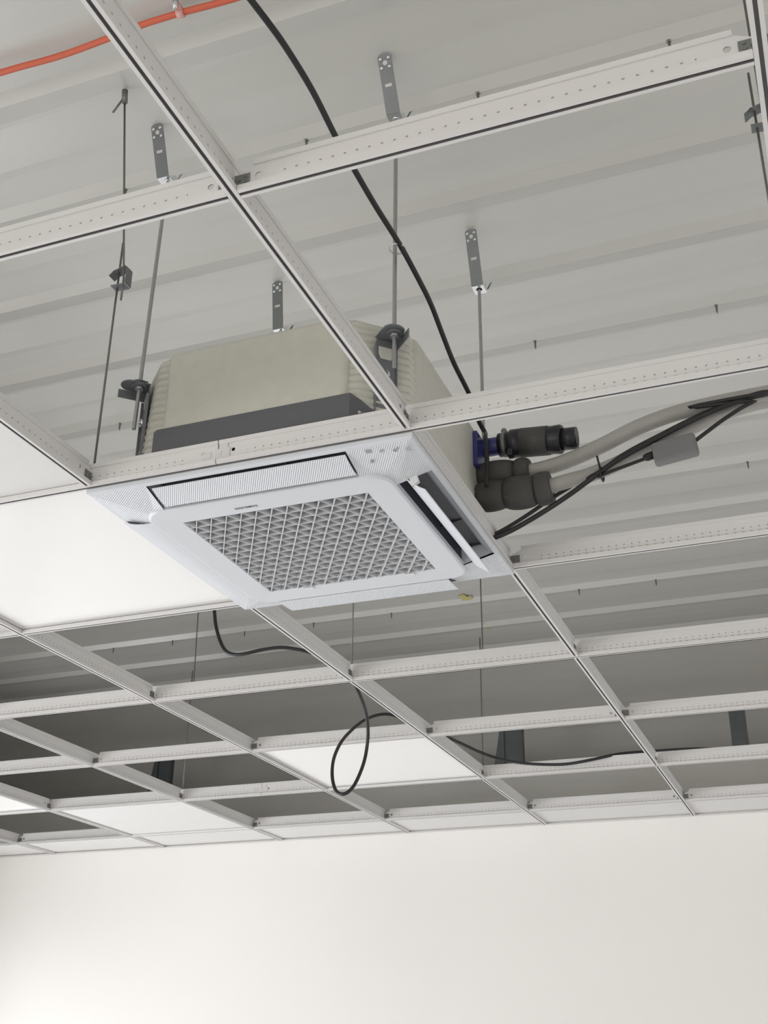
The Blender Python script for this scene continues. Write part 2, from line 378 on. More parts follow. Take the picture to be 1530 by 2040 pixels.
# ------------------------------------------------------------------ ceiling cassette air conditioner
AX, AY = -0.301, 0.909
ac = empty('ceiling_cassette', 'white four-way cassette air conditioner with triangular grille and cream foam housing', 'air conditioner', W(AX, AY, 0))
# housing: octagon lofted upwards, corner faces ribbed
def octa(hx, hy, ch, bulge=0.0):
    return [(-hx + ch, -hy), (hx - ch, -hy), (hx, -hy + ch), (hx, hy - ch), (hx - ch, hy), (-hx + ch, hy), (-hx, hy - ch), (-hx, -hy + ch)]
def housing():
    b = MB(); HX, HY, CH = 0.270, 0.284, 0.070; rings = []; nz = 150
    for i in range(nz + 1):
        z = 0.046 + (0.268 - 0.046) * i / nz
        t = max(0, (z - 0.250) / 0.018); ins = 0.018 * (1 - math.sqrt(max(0, 1 - t * t))) + (0.010 * (z - 0.05) / 0.2) - 0.006
        wv = 0.0055 * abs(math.sin(math.pi * z / 0.0145)) ** 0.6
        pts = []; base = octa(HX - ins, HY - ins, CH)
        for e in range(8):
            a = Vector(base[e]); c = Vector(base[(e + 1) % 8]); n_ = Vector(((c - a).y, -(c - a).x)).normalized()
            m_ = 14
            for q in range(m_):
                s = q / m_; p = a.lerp(c, s)
                p = p + n_ * (wv - 0.004)
                pts.append((p.x, p.y, z))
        rings.append(pts)
    n_ = len(rings[0]); v = [p for r in rings for p in r]; f = []
    for i in range(nz):
        for q in range(n_):
            f.append((i * n_ + q, i * n_ + (q + 1) % n_, (i + 1) * n_ + (q + 1) % n_, (i + 1) * n_ + q))
    b.add(v, f, 0, True); o = nz * n_
    b.f.append([o + q for q in range(n_)]); b.mi.append(0); b.sm.append(False)
    b.f.append([q for q in range(n_)][::-1]); b.mi.append(0); b.sm.append(False)
    return_slabs = ((-0.174, -0.2965, 0.186, -0.26), (0.235, -0.192, 0.2735, 0.236), (-0.2735, -0.2, -0.235, 0.2), (-0.2, 0.25, 0.2, 0.293))
    for (x0_, y0_, x1_, y1_) in return_slabs:
        o_ = MB().box((x0_, y0_, 0.048), (x1_, y1_, 0.263)).build('housing_face', M['foam'], ac, bevel=0.013, seg=4)
        for p_ in o_.data.polygons: p_.use_smooth = True
    for (x0, y) in ((-0.11, -0.279), (0.02, -0.279), (0.13, -0.279), (-0.02, 0.265)):       # small moulded lugs on the top edge
        b.box((x0, y, 0.255), (x0 + 0.03, y + 0.012, 0.270))
    return b.build('housing', M['foam'], ac)
housing()
b = MB()
b.prism(octa(0.277, 0.288, 0.06), lambda p, t: (p[0], p[1], 0.012 + t * 0.052))
b.build('base_pan', M['band'], ac)
b = MB(); out = [(-0.186, 0.012), (0.194, 0.012), (0.194, 0.1005), (-0.18, 0.1005), (-0.186, 0.096)]
b.prism(out, lambda p, t: (p[0], -0.2985 + t * 0.03, p[1]))
out = [(0.1935, 0.012), (0.236, 0.012), (0.236, 0.070), (0.222, 0.077), (0.208, 0.090), (0.1935, 0.1000)]
b.prism(out, lambda p, t: (p[0], -0.3000 + t * 0.034 + (p[0] - 0.1935) * 0.82, p[1]))
b.build('front_cover', M['band'], ac, bevel=0.0012)
# decorative panel: rim, sloping corner pieces
R0, RI = 0.307, 0.2365
def zs(r): return -0.0105 - 0.0185 * (R0 - 0.006 - r) / (R0 - 0.006 - RI)   # slope between rim and centre
def ring_panel():
    b = MB()
    for s in range(4):
        c, q = (1, 0, -1, 0)[s], (0, 1, 0, -1)[s]
        rot = lambda x, y: (x * c - y * q, x * q + y * c)
        A = [(-R0, -R0), (R0, -R0)]; I = [(-R0 + 0.008, -R0 + 0.008), (R0 - 0.008, -R0 + 0.008)]
        v = [(*rot(*A[0]), -0.0005), (*rot(*A[1]), -0.0005), (*rot(*A[1]), -0.010), (*rot(*A[0]), -0.010), (*rot(*I[1]), -0.0122), (*rot(*I[0]), -0.0122),
             (*rot(*I[1]), -0.006), (*rot(*I[0]), -0.006)]
        b.add(v, [(0, 1, 2, 3), (3, 2, 4, 5), (5, 4, 6, 7), (7, 6, 1, 0)])
    return b.build('panel_rim', M['plastic'], ac, bevel=0.0012)
ring_panel()
SL = 0.1885
rib_dir = {(-1, -1): -38, (1, -1): 120, (1, 1): 82, (-1, 1): 120}
def corner(sx, sy):
    o_ = R0 - 0.0075
    b = MB(); zo = -0.0118; zi = -0.0290
    for (dz, flip) in ((0, 0), (0.004, 1)):
        v = [(sx * SL, sy * o_, zo + dz), (sx * o_, sy * o_, zo + dz), (sx * o_, sy * SL, zo + dz), (sx * RI, sy * SL, zi + dz), (sx * (RI - 0.02), sy * (RI - 0.02), zi + dz), (sx * SL, sy * RI, zi + dz)]
        b.add(v, [(0, 1, 4, 5), (1, 2, 3, 4)])
    n_ = len(b.v) // 2
    for i in range(6): b.f.append([i, (i + 1) % 6, n_ + (i + 1) % 6, n_ + i]); b.mi.append(0); b.sm.append(False)
    # stop the slope at the slot ends with small cheek walls
    key = (sx, sy)
    return b.build('corner_piece', RIB[key], ac)
RIB = {k_: ribbed('ribbed_abs_corner_%d' % i, (0.68, 0.705, 0.755), 0.35, a, 0.0036, 0.8) for i, (k_, a) in enumerate(rib_dir.items())}
cps = {k_: corner(*k_) for k_ in rib_dir}
# air outlet troughs
def trough(s):
    b = MB(); c, q = (1, 0, -1, 0)[s], (0, 1, 0, -1)[s]
    R = lambda x, y, z: (x * c - y * q, x * q + y * c, z)
    o_, i_ = -(R0 - 0.008), -(RI - 0.004)
    pr = [(o_, -0.010), (o_ + 0.010, -0.0045), (o_ + 0.019, 0.003), (o_ + 0.025, 0.013), (o_ + 0.028, 0.030)] if s == 1 else [(o_, -0.010), (o_ + 0.004, 0.004), (o_ + 0.010, 0.018), (o_ + 0.022, 0.030)]       # curved outer wall
    for (p, r) in zip(pr[:-1], pr[1:]):
        b.add([R(-SL, p[0], p[1]), R(SL, p[0], p[1]), R(SL, r[0], r[1]), R(-SL, r[0], r[1])], [(0, 1, 2, 3)], 0, True)
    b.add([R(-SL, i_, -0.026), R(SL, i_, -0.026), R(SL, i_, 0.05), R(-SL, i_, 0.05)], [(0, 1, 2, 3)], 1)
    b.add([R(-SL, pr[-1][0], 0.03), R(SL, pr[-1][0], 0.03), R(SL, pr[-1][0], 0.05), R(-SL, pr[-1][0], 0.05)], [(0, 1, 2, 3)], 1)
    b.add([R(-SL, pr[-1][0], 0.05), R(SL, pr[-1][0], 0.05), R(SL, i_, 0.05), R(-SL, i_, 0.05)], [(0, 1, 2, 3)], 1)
    for e in (-SL, SL):
        v = [R(e, o_, -0.012)] + [R(e, p[0], p[1]) for p in pr] + [R(e, pr[-1][0], 0.05), R(e, i_, 0.05), R(e, i_, -0.028)]
        b.add(v, [tuple(range(len(v)))], 0)
    b.add([R(0.06, o_ + 0.02, 0.012), R(0.062, o_ + 0.02, 0.012), R(0.062, i_, 0.0), R(0.06, i_, 0.0), R(0.06, o_ + 0.02, 0.045), R(0.062, o_ + 0.02, 0.045), R(0.062, i_, 0.045), R(0.06, i_, 0.045)],
          [(0, 1, 2, 3), (0, 4, 7, 3), (1, 5, 6, 2)], 1)
    b.build('air_outlet', [M['plastic'], M['dark'] if s == 1 else M['recess']], ac)  # depth shade painted on the inner walls, darker in the right outlet
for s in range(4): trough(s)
# louvre blades
def blade(p_in, p_out, along, l0, l1, m_, curve=0.003, th=0.0022):
    """cross-section from p_in to p_out in (offset, z); along = 'x' or 'y'; offset measured on the other axis"""
    b = MB(); n_ = 6; a = Vector(p_in); c = Vector(p_out); d = (c - a); nn = Vector((-d.y, d.x)).normalized()
    if nn.y > 0: nn = -nn
    pts = []
    for i in range(n_ + 1):
        t = i / n_; pts.append(a + d * t + nn * curve * math.sin(math.pi * t))
    up = [p - nn * th for p in pts]; loop = pts + up[::-1]
    f = (lambda p, t: ((l0, l1)[t], p[0], p[1])) if along == 'x' else (lambda p, t: (p[0], (l0, l1)[t], p[1]))
    b.prism([tuple(p) for p in loop], f)
    return b.build('louvre_blade', m_, ac, bevel=0.0006, seg=1)
ribv = ribbed('ribbed_abs_blade', (0.68, 0.705, 0.755), 0.35, 120, 0.0036, 0.8)
blade((-0.2440, -0.0285), (-0.2945, -0.0158), 'x', -0.180, 0.186, ribv, 0.002)
blade((0.240, -0.0315), (0.3055, -0.0275), 'x', -0.190, 0.188, ribv, 0.001)
blade((-0.236, -0.0305), (-0.2965, -0.0215), 'y', -0.196, 0.186, M['plastic'], 0.003)
blade((0.2555, -0.0240), (0.2885, -0.0490), 'y', -0.192, 0.190, M['plastic'], 0.002)
b = MB(); b.obox((0.268, -0.189, -0.022), (0.006, 0, 0.004), (0, 0.004, 0), (-0.004, 0, 0.012)); b.build('blade_arm', M['white'], ac)
# centre intake grille: rounded frame + equilateral lattice
gr = MB(); GH = 0.1808; FHO = 0.2365; RC = 0.038; Z0, Z1 = -0.0325, -0.020
def rsq(h, r, n_=8):
    P = []
    for (cx, cy, a0) in ((h - r, -h + r, -90), (h - r, h - r, 0), (-h + r, h - r, 90), (-h + r, -h + r, 180)):
        for i in range(n_ + 1):
            a = math.radians(a0 + 90 * i / n_); P.append((cx + r * math.cos(a), cy + r * math.sin(a)))
    return P
lv = [(rsq(FHO, RC), Z1), (rsq(FHO, RC), Z0 + 0.003), (rsq(FHO - 0.0012, RC), Z0 + 0.001), (rsq(FHO - 0.004, RC - 0.003), Z0), (rsq(GH + 0.001, 0.0012), Z0 + 0.0012), (rsq(GH, 0.001), Z0 + 0.002), (rsq(GH, 0.001), -0.004)]
v = []; f = []
for P, z in lv: v += [(x, y, z) for x, y in P]
n_ = len(lv[0][0])
for i in range(len(lv) - 1):
    for q in range(n_): f.append((i * n_ + q, i * n_ + (q + 1) % n_, (i + 1) * n_ + (q + 1) % n_, (i + 1) * n_ + q))
gr.add(v, f, 0, False)
grille = gr.build('intake_frame', M['plastic'], ac)
for p in grille.data.polygons: p.use_smooth = False
lat = MB(); S = 0.0303; RH = 0.02565
ox = -0.4539 - AX + 0.0                      # lattice node on the near edge
oy = -GH + 0.0002
def clipseg(p, d):
    t0, t1 = -9, 9
    for a in (0, 1):
        if abs(d[a]) < 1e-9:
            if abs(p[a]) > GH: return None
            continue
        u0, u1 = (-GH - p[a]) / d[a], (GH - p[a]) / d[a]
        if u0 > u1: u0, u1 = u1, u0
        t0, t1 = max(t0, u0), min(t1, u1)
    return (t0, t1) if t1 - t0 > 0.004 else None
for fam, (dx, dy) in enumerate(((1, 0), (-0.50, 0.866), (0.50, 0.866))):
    for i in range(-30, 31):
        p = (0, oy + i * RH) if fam == 0 else (ox + i * S, oy)
        if fam == 0 and (p[1] < -GH + 0.004 or p[1] > GH - 0.004): continue
        c = clipseg(p, (dx, dy))
        if not c: continue
        a = Vector((p[0] + dx * c[0], p[1] + dy * c[0])); e = Vector((p[0] + dx * c[1], p[1] + dy * c[1]))
        nrm = Vector((-dy, dx)).normalized(); zb = Z0 + (0.0012, 0.0004, 0.0014)[fam]; wb, wt = (0.0007, 0.0010, 0.0007)[fam], 0.0011; zt = zb + 0.0250
        vv = []
        for q in (a, e):
            for (o2, z) in ((-wb, zb), (wb, zb), (wt, zt), (-wt, zt)): vv.append((q.x + nrm.x * o2, q.y + nrm.y * o2, z))
        lat.add(vv, [(0, 1, 5, 4), (1, 2, 6, 5), (3, 0, 4, 7), (2, 3, 7, 6), (0, 3, 2, 1), (4, 5, 6, 7)])
lat.build('lattice', M['plastic_in'], ac)
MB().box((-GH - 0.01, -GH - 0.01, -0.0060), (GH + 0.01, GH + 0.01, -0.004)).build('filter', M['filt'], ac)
for (x, y) in ((-0.095, 0.184), (0.125, 0.184)):
    MB().box((x - 0.011, y - 0.004, -0.0350), (x + 0.011, y + 0.005, -0.0318)).build('grille_latch', M['white'], ac, bevel=0.001)
# maker's lettering (reads from the far side)
def text(s, size, loc, name, m_, parent, rot, ext=0.0002):
    cu = bpy.data.curves.new(name, 'FONT'); cu.body = s; cu.size = size; cu.align_x = 'CENTER'; cu.align_y = 'CENTER'; cu.extrude = ext; cu.offset = 0.00012
    cu.space_character = 1.15
    t = bpy.data.objects.new(name, cu); COL.objects.link(t); bpy.context.view_layer.update()
    me = bpy.data.meshes.new_from_object(t.evaluated_get(bpy.context.evaluated_depsgraph_get())); bpy.data.objects.remove(t)
    me.materials.clear(); me.materials.append(m_)
    o = bpy.data.objects.new(name, me); COL.objects.link(o); o.parent = parent; o.location = loc; o.rotation_euler = rot
    return o
text('SAMSUNG', 0.0088, (-0.3487 - AX - 0.0 + 0.006, -0.203, Z0 - 0.0001), 'lettering', M['ink'], ac, (math.pi, 0, math.pi))
# indicator symbols on the near right corner piece
def symbol(px, py, kind):
    b = MB()
    z = -0.0118 - 0.0172 * (0.2995 - abs(py)) / (0.2995 - 0.2365) + 0.0001
    if kind == 'square': b.box((px - 0.0045, py - 0.0045, z - 0.0006), (px + 0.0045, py + 0.0045, z + 0.003)); nm = 'receiver_window'
    elif kind == 'dot': b.tube([(px, py, z - 0.0006), (px, py, z + 0.003)], 0.0032, 14); nm = 'sensor_dot'
    else:
        P = [(px + 0.0042 * math.cos(a), py + 0.0042 * math.sin(a), z) for a in [math.radians(40 + i * 28) for i in range(11)]]
        b.tube(P, 0.0005, 5); nm = 'indicator_symbol'
        if kind == 'fan': b.tube([(px + 0.004, py - 0.003, z), (px + 0.006, py - 0.006, z)], 0.0012, 6); b.tube([(px, py, z), (px + 0.0001, py, z - 0.0007)], 0.0018, 8)
        else: b.tube([(px, py, z), (px + 0.003, py + 0.001, z)], 0.0004, 5)
        b.tube([(px + 0.003, py + 0.0065, z), (px + 0.0045, py + 0.0065, z)], 0.0004, 5); b.tube([(px - 0.001, py + 0.0065, z), (px + 0.0005, py + 0.0065, z)], 0.0004, 5)
    b.build(nm, M['paleink'], ac)
SYM = [(-0.0796, 0.6251, 'square'), (-0.0570, 0.6285, 'ring'), (-0.0350, 0.6320, 'fan'), (-0.0130, 0.6340, 'ring'), (-0.0830, 0.6490, 'dot')]
for (x, y, k_) in SYM: symbol(x - AX + 0.004, y - AY - 0.006, k_)
# hanger lugs on the four cut corners
def lug(sx, sy):
    e = Vector((sx, sy, 0)).normalized(); t = Vector((-e.y, e.x, 0)); cx = Vector((sx * (0.270 - 0.035), sy * (0.284 - 0.035), 0)) + e * 0.0045
    b = MB(); P = lambda a, z, o_=0.0: cx + t * a + Vector((0, 0, z)) + e * o_
    s = 1 if sx * sy > 0 else -1
    outl = [(-0.021, 0.066), (0.021, 0.066), (0.021, 0.205), (0.017, 0.222), (-0.017, 0.222), (-0.021, 0.205)]
    b.prism(outl, lambda p, q: P(p[0], p[1], 0.002 * q))
    for a in (-0.021, 0.019): b.obox(P(a + 0.001, 0.135, 0.0035), t * 0.001, Vector((0, 0, 0.068)), e * 0.0035)      # rolled edges
    # outstanding tab with a round end, turned lip
    tab = [(-0.020, 0.0), (0.020, 0.0), (0.020, 0.030)] + [(0.020 * math.cos(a), 0.034 + 0.018 * math.sin(a)) for a in [math.pi * i / 10 for i in range(1, 10)]] + [(-0.020, 0.030)]
    b.prism(tab, lambda p, q: P(p[0], 0.222 + 0.0025 * q, p[1]))
    lip = [(-0.022, 0.0), (-0.020, 0.0), (-0.020, 0.052), (-0.022, 0.052)]
    b.prism(lip, lambda p, q: P(p[0] * s, 0.205 + 0.018 * q, p[1]))
    hook = [(0.0, 0.0), (0.008, 0.0), (0.010, 0.016), (0.018, 0.026), (0.014, 0.030), (0.003, 0.020)]
    b.prism(hook, lambda p, q: P(s * (-0.026 + p[0]), 0.218 + p[1], 0.003 * q))
    o = b.build('hanging_lug', M['bracket'], ac, bevel=0.0008, seg=1)
    c = MB(); c.tube([P(-0.002, 0.150, 0.002), P(-0.002, 0.150, 0.008)], 0.008, 12); c.tube([P(-0.002, 0.150, 0.008), P(-0.002, 0.150, 0.011)], 0.0045, 6)
    c.build('lug_screw', M['bright'], o)
    d = MB(); d.prism([(-0.010, 0.182), (0.010, 0.182), (0.014, 0.192), (0.014, 0.206), (-0.014, 0.206), (-0.014, 0.192)], lambda p, q: P(p[0], p[1], 0.0022 + 0.0006 * q))
    d.build('lug_window', M['foam'], o)
for sx in (-1, 1):
    for sy in (-1, 1): lug(sx, sy)
b = MB(); b.box((0.268, 0.146, 0.168), (0.283, 0.214, 0.246)); b.tube([(0.28, 0.191, 0.2265), (0.318, 0.191, 0.2265)], 0.019, 16)
b.build('drain_socket', M['blue'], ac, bevel=0.002)
# ------------------------------------------------------------------ drain hose and refrigerant pipes
t = empty('drain_connector', 'black and charcoal drain hose stub clamped to blue socket', 'hose', W(0.012, 1.1, 0.228))
b = MB(); b.tube([(0.004, 0, -0.0005), (0.028, 0, -0.002)], 0.0245, 18); b.build('cuff', M['rubber'], t)
b = MB(); b.tube([(0.012, 0, -0.001), (0.020, 0, -0.0015)], 0.0262, 20)
b.tube([(0.016, -0.008, 0.027), (0.016, 0.010, 0.028)], 0.006, 10); b.build('hose_clamp', M['zinc'], t)
b = MB(); b.tube([(0.026, 0, -0.0018), (0.030, 0, -0.002), (0.050, 0, -0.0035)], [0.026, 0.0295, 0.0295], 20); b.build('tape_wrap', M['tape'], t)
b = MB(); b.tube([(0.049, 0, -0.0035), (0.106, 0, -0.0085)], 0.0300, 22); b.build('foam_sleeve', M['foamblk'], t)
b = MB(); b.tube([(0.105, 0, -0.0085), (0.112, 0, -0.009), (0.130, 0, -0.0105), (0.134, 0, -0.011)], [0.0300, 0.0285, 0.0300, 0.0275], 20); b.build('tape_wrap', M['tape'], t)
b = MB(); P = [(0.132, 0, -0.011), (0.163, 0, -0.0135)]; b.tube(P, 0.0225, 20); b.build('open_pipe_end', M['tape'], t)
b = MB(); b.tube([(0.163, 0, -0.0135), (0.1632, 0, -0.0135)], 0.018, 20); b.build('bore_shade', M['dark'], t)  # dark disc standing in for the shade inside the pipe end
b = MB(); b.obox((0.030, -0.012, -0.030), (0.005, 0, 0), (0, 0.008, 0), (0, 0, 0.008)); b.build('clamp_tail', M['rubber'], t)
def sausage(b, p0, p1, r, end=0.72, n_=9):
    p0, p1 = Vector(p0), Vector(p1); P = []; R = []
    for i in range(n_ + 1):
        q = i / n_; P.append(p0.lerp(p1, q)); R.append(r * (end + (1 - end) * math.sin(math.pi * min(max(q, 0.02), 0.98)) ** 0.45))
    b.tube(P, R, 20)
t = empty('refrigerant_pipe', 'white lagged pipe in dark foam sleeve, upper of the two by the air conditioner', 'pipe', W(0, 1.1, 0.158))
b = MB(); sausage(b, (-0.03, 0.0, 0), (0.046, 0.0, -0.001), 0.033); b.build('foam_sleeve', M['foamblk'], t)
b = MB(); sausage(b, (0.046, 0, -0.001), (0.078, 0.0, -0.002), 0.031); b.build('foam_sleeve', M['foamblk'], t)
b = MB(); b.tube([(0.045, 0, -0.001), (0.048, 0, -0.001)], 0.0262, 16); b.build('tie_band', M['tape'], t)
pp = [(0.070, 0, -0.001), (0.10, 0, 0.000), (0.15, 0.0, 0.008), (0.22, 0.0, 0.029), (0.29, 0.0, 0.055), (0.36, 0.0, 0.072), (0.43, 0.0, 0.079), (0.50, 0, 0.082), (0.58, 0, 0.0835), (0.70, 0, 0.084), (1.2, 0, 0.084), (3.0, 0, 0.084)]
b = MB(); b.tube(spline(pp, 8), 0.0155, 14); b.build('lagging', M['pipe'], t)
t = empty('refrigerant_pipe', 'white lagged pipe in dark foam sleeve, lower of the two, with cables strapped', 'pipe', W(0, 1.085, 0.108))
b = MB(); sausage(b, (-0.03, 0.0, 0.0), (0.030, 0.0, -0.001), 0.032); b.build('foam_sleeve', M['foamblk'], t)
b = MB(); sausage(b, (0.028, 0, -0.002), (0.092, 0.0, -0.003), 0.0345); b.build('foam_sleeve', M['foamblk'], t)
b = MB(); sausage(b, (0.092, 0, -0.003), (0.122, 0.0, -0.001), 0.034, 0.9); b.build('foam_sleeve', M['foamblk'], t)
b = MB(); b.tube([(0.090, 0, -0.003), (0.094, 0, -0.003)], 0.0275, 16); b.build('tie_band', M['tape'], t)
pp = [(0.112, 0, 0.000), (0.15, 0, 0.006), (0.20, 0.01, 0.018), (0.26, 0.015, 0.038), (0.33, 0.015, 0.066), (0.40, 0.02, 0.092), (0.47, 0.02, 0.112), (0.53, 0.03, 0.126), (0.62, 0.04, 0.134), (0.9, 0.04, 0.138), (3.0, 0.04, 0.14)]
b = MB(); b.tube(spline(pp, 8), 0.0150, 14); b.build('lagging', M['pipe'], t)
# control cables strapped under the lower pipe
def cable(name, pts, r, m_, label, cat='cable', group=None, n_=8):
    b = MB(); b.tube(spline([W(*p) for p in pts], n_), r, 8); o = b.build(name, m_); return tag(o, label, cat, group)
cable('power_cable', [(-0.05, 1.09, -0.0 + 0.012), (0.015, 1.09, 0.022), (0.08, 1.085, 0.045), (0.15, 1.080, 0.078), (0.205, 1.075, 0.108), (0.26, 1.07, 0.136), (0.33, 1.07, 0.165), (0.40, 1.07, 0.192), (0.47, 1.07, 0.213), (0.545, 1.08, 0.229), (0.7, 1.10, 0.235), (2.99, 1.10, 0.236)],
      0.0052, M['rubber'], 'thick black cable under the lagged pipes, lower of two leaving the air conditioner')
cable('signal_cable', [(-0.05, 1.10, 0.018), (0.008, 1.10, 0.034), (0.06, 1.10, 0.058), (0.12, 1.098, 0.090), (0.17, 1.09, 0.109), (0.215, 1.082, 0.121), (0.27, 1.08, 0.152), (0.34, 1.08, 0.180), (0.42, 1.08, 0.209), (0.50, 1.085, 0.232), (0.56, 1.09, 0.240), (0.7, 1.11, 0.245), (2.99, 1.11, 0.246)],
      0.0040, M['rubber'], 'thinner black cable beside the thick one under the lagged pipes')
t = empty('cable_tie', 'black cable tie bundling cables below the lagged pipe', 'cable tie', W(0.222, 1.082, 0.116))
b = MB(); P = [(0.012 * math.sin(a) * 0.9, -0.010 + 0.0 * a, 0.012 * math.cos(a)) for a in [2 * math.pi * i / 14 for i in range(15)]]
P = [(0.0, 0.018 * math.sin(a), 0.013 * math.cos(a)) for a in [2 * math.pi * i / 14 for i in range(15)]]
b.tube(P, 0.0018, 6); b.build('strap', M['tape'], t)
b = MB(); b.tube([(0, -0.014, 0.006), (-0.003, -0.022, 0.030)], 0.0022, 6); b.build('tail', M['tape'], t)
t = empty('sensor_box', 'small grey rounded plastic box hanging on the black cables at right', 'junction box', W(0.365, 1.07, 0.137), math.radians(2))
b = MB(); b.obox((0, 0, 0), (0.0415, 0, 0.006), (0, 0.012, 0), (-0.003, 0, 0.0225)); b.build('box_body', M['boxgrey'], t, bevel=0.007, seg=4)
b = MB(); b.tube([(-0.041, 0, -0.004), (-0.053, 0, -0.007), (-0.060, 0, -0.008)], [0.008, 0.008, 0.005], 10); b.build('cable_gland', M['rubber'], t)
cable('sensor_cable', [(0.215, 1.075, 0.108), (0.245, 1.07, 0.114), (0.28, 1.07, 0.122), (0.306, 1.07, 0.128)], 0.0034, M['rubber'], 'short black cable from the tie to the small grey box')
cable('sensor_cable', [(0.405, 1.07, 0.150), (0.43, 1.07, 0.166), (0.47, 1.07, 0.190), (0.52, 1.07, 0.212), (0.60, 1.07, 0.226), (2.99, 1.08, 0.229)], 0.0040, M['rubber'], 'thin black cable rising right from the small grey box')
# ------------------------------------------------------------------ threaded rods and roof brackets
RODS = [(-0.54, 0.64, 0.130, 'front left', True), (-0.04, 0.64, 0.150, 'front right', True), (-0.04, 1.18, 0.140, 'rear right', True), (-0.54, 1.18, 0.160, 'rear left', False)]
for (x, y, zb, ph, _) in RODS:
    zt = 0.716 if y < 1 else 0.694
    t = empty('threaded_rod', 'zinc threaded rod holding the %s corner of the air conditioner' % ph, 'rod', W(x, y, 0), 0, 'threaded rods of the air conditioner')
    b = MB(); P = []; R = []; n_ = 260
    for i in range(n_ + 1): P.append((0, 0, zb + (zt - zb) * i / n_)); R.append(0.0040 if i % 2 else 0.0035)
    b.tube(P, R, 10); b.build('rod', M['rod'], t)
    if x < -0.5 and y < 1: t.location.x = -0.5525; t.rotation_euler = (0, 0.0205, 0)
    for z in (0.2175, 0.2285):
        b = MB(); b.tube([(0, 0, z - 0.0035), (0, 0, z + 0.0035)], 0.0078, 6); b.build('nut', M['rod'], t)
    b = MB(); b.tube([(0, 0, 0.2255), (0, 0, 0.2275)], 0.0165, 20); b.tube([(0, 0, 0.2195), (0, 0, 0.2215)], 0.0150, 20); b.build('washer', M['bracket'], t)
    b = MB(); b.tube([(0, 0, zt - 0.012), (0, 0, zt - 0.006)], 0.0075, 6); b.build('nut', M['bright'], t)
def roof_bracket(x, y, zf, ytop, ztop, ph):
    t = empty('hanger_bracket', 'zinc strap bracket screwed to the roof above the %s corner of the air conditioner' % ph, 'bracket', W(x, y, 0), 0, 'roof brackets of the air conditioner')
    a = Vector((0.0, ytop - y, ztop)); c = Vector((0, -0.014, zf)); d = (c - a).normalized(); nn = Vector((0, -d.z, d.y)).normalized()
    if nn.y > 0: nn = -nn
    hw = 0.0135; b = MB(); L_ = (c - a).length
    out = [(-hw, 0.006)] + [(hw * math.cos(q), 0.006 - 0.006 * math.sin(q)) for q in [math.pi * (1 - i / 8) for i in range(1, 8)]] + [(hw, 0.006), (hw, L_), (-hw, L_)]
    b.prism(out, lambda p, q: a + Vector((p[0], 0, 0)) + d * p[1] + nn * (0.0018 * q)); b.build('strap', M['zinc'], t)
    b = MB(); b.obox(a + d * L_ * 0.53 + nn * 0.0019, (0.0065, 0, 0), d * 0.0028, nn * 0.0006); b.build('slot', M['deck'], t)
    b = MB(); b.box((-hw, -0.015, zf - 0.002), (hw, 0.017, zf)); tri = [(0.0, 0.0), (0.0, 0.016), (0.026, 0.016)]
    b.prism([(-0.015, zf), (0.017, zf), (0.017, zf + 0.016), (0.010, zf + 0.020)], lambda p, q: (hw - 0.0016 * q, p[0], p[1]))
    b.prism([(-0.015, zf), (0.017, zf), (-0.008, zf + 0.014)], lambda p, q: (-hw + 0.0016 * q, p[0], p[1]))
    b.prism([(hw, 0.0), (hw + 0.010, 0.018), (hw + 0.016, 0.020), (hw + 0.004, 0.0)], lambda p, q: (p[0], 0.010 + 0.0016 * q, zf + p[1]))
    b.build('foot', M['bright'], t)
    for (i, j) in ((-1, 0.010), (1, 0.010), (-1, 0.027), (1, 0.027)):
        q0 = a + Vector((i * 0.0078, 0, 0)) + d * j
        b = MB(); b.tube([q0 + nn * 0.0017, q0 + nn * 0.0035, q0 + nn * 0.0050], [0.0036, 0.0033, 0.0014], 10); b.build('screw_head', M['bright'], t)
    b = MB(); q0 = a + d * 0.0185; b.tube([q0 + nn * 0.0017, q0 + nn * 0.0023], 0.0045, 14); b.build('round_hole', M['deck'], t)
roof_bracket(-0.04, 0.64, 0.708, 0.573, 0.8105, 'front right')
roof_bracket(-0.54, 0.64, 0.708, 0.584, 0.8115, 'front left')
roof_bracket(-0.04, 1.18, 0.684, 1.122, 0.8105, 'rear right')
roof_bracket(-0.54, 1.18, 0.684, 1.149, 0.8110, 'rear left')
# ------------------------------------------------------------------ wire hangers of the grid
def wire_hanger(x, y, zc, top, label, dx=0.012, ztail=0.10, up=0.09, clip=True, r=0.0021):
    t = empty('wire_hanger', label, 'wire hanger', W(x, y, 0), 0, 'wire hangers of the ceiling grid')
    b = MB(); b.tube([(0, 0, 0.036), (0, 0, zc + up)], r, 8); b.tube([(0, 0.0, 0.036), (0.004, 0, 0.032), (0.003, 0, 0.026)], r, 8); b.build('lower_wire', M['wire'], t)
    tp = Vector((top[0] - x, top[1] - y, top[2])); bt = Vector((dx, 0, zc - ztail * 0.55)); dr = (tp - Vector((dx, 0, zc))).normalized()
    b = MB(); b.tube([bt, Vector((dx, 0, zc)), tp], r, 8); b.build('upper_wire', M['wire'], t)
    if clip:
        b = MB()
        b.obox((dx / 2, 0.0, zc + 0.020), (0.013, 0, 0.004), (0, 0.010, 0), (-0.0003, 0, 0.001))
        b.obox((dx / 2, 0.0, zc - 0.018), (0.015, 0, -0.001), (0, 0.010, 0), (0.0, 0, 0.001))
        b.obox((dx / 2 + 0.017, 0.0, zc + 0.001), (0.0008, 0, 0), (0, 0.010, 0), (0, 0, 0.019))
        b.obox((dx / 2 - 0.016, 0.0, zc + 0.013), (0.006, 0, 0.005), (0, 0.010, 0), (-0.0006, 0, 0.0008))
        b.build('spring_clip', M['bracket'], t)
    return t, tp
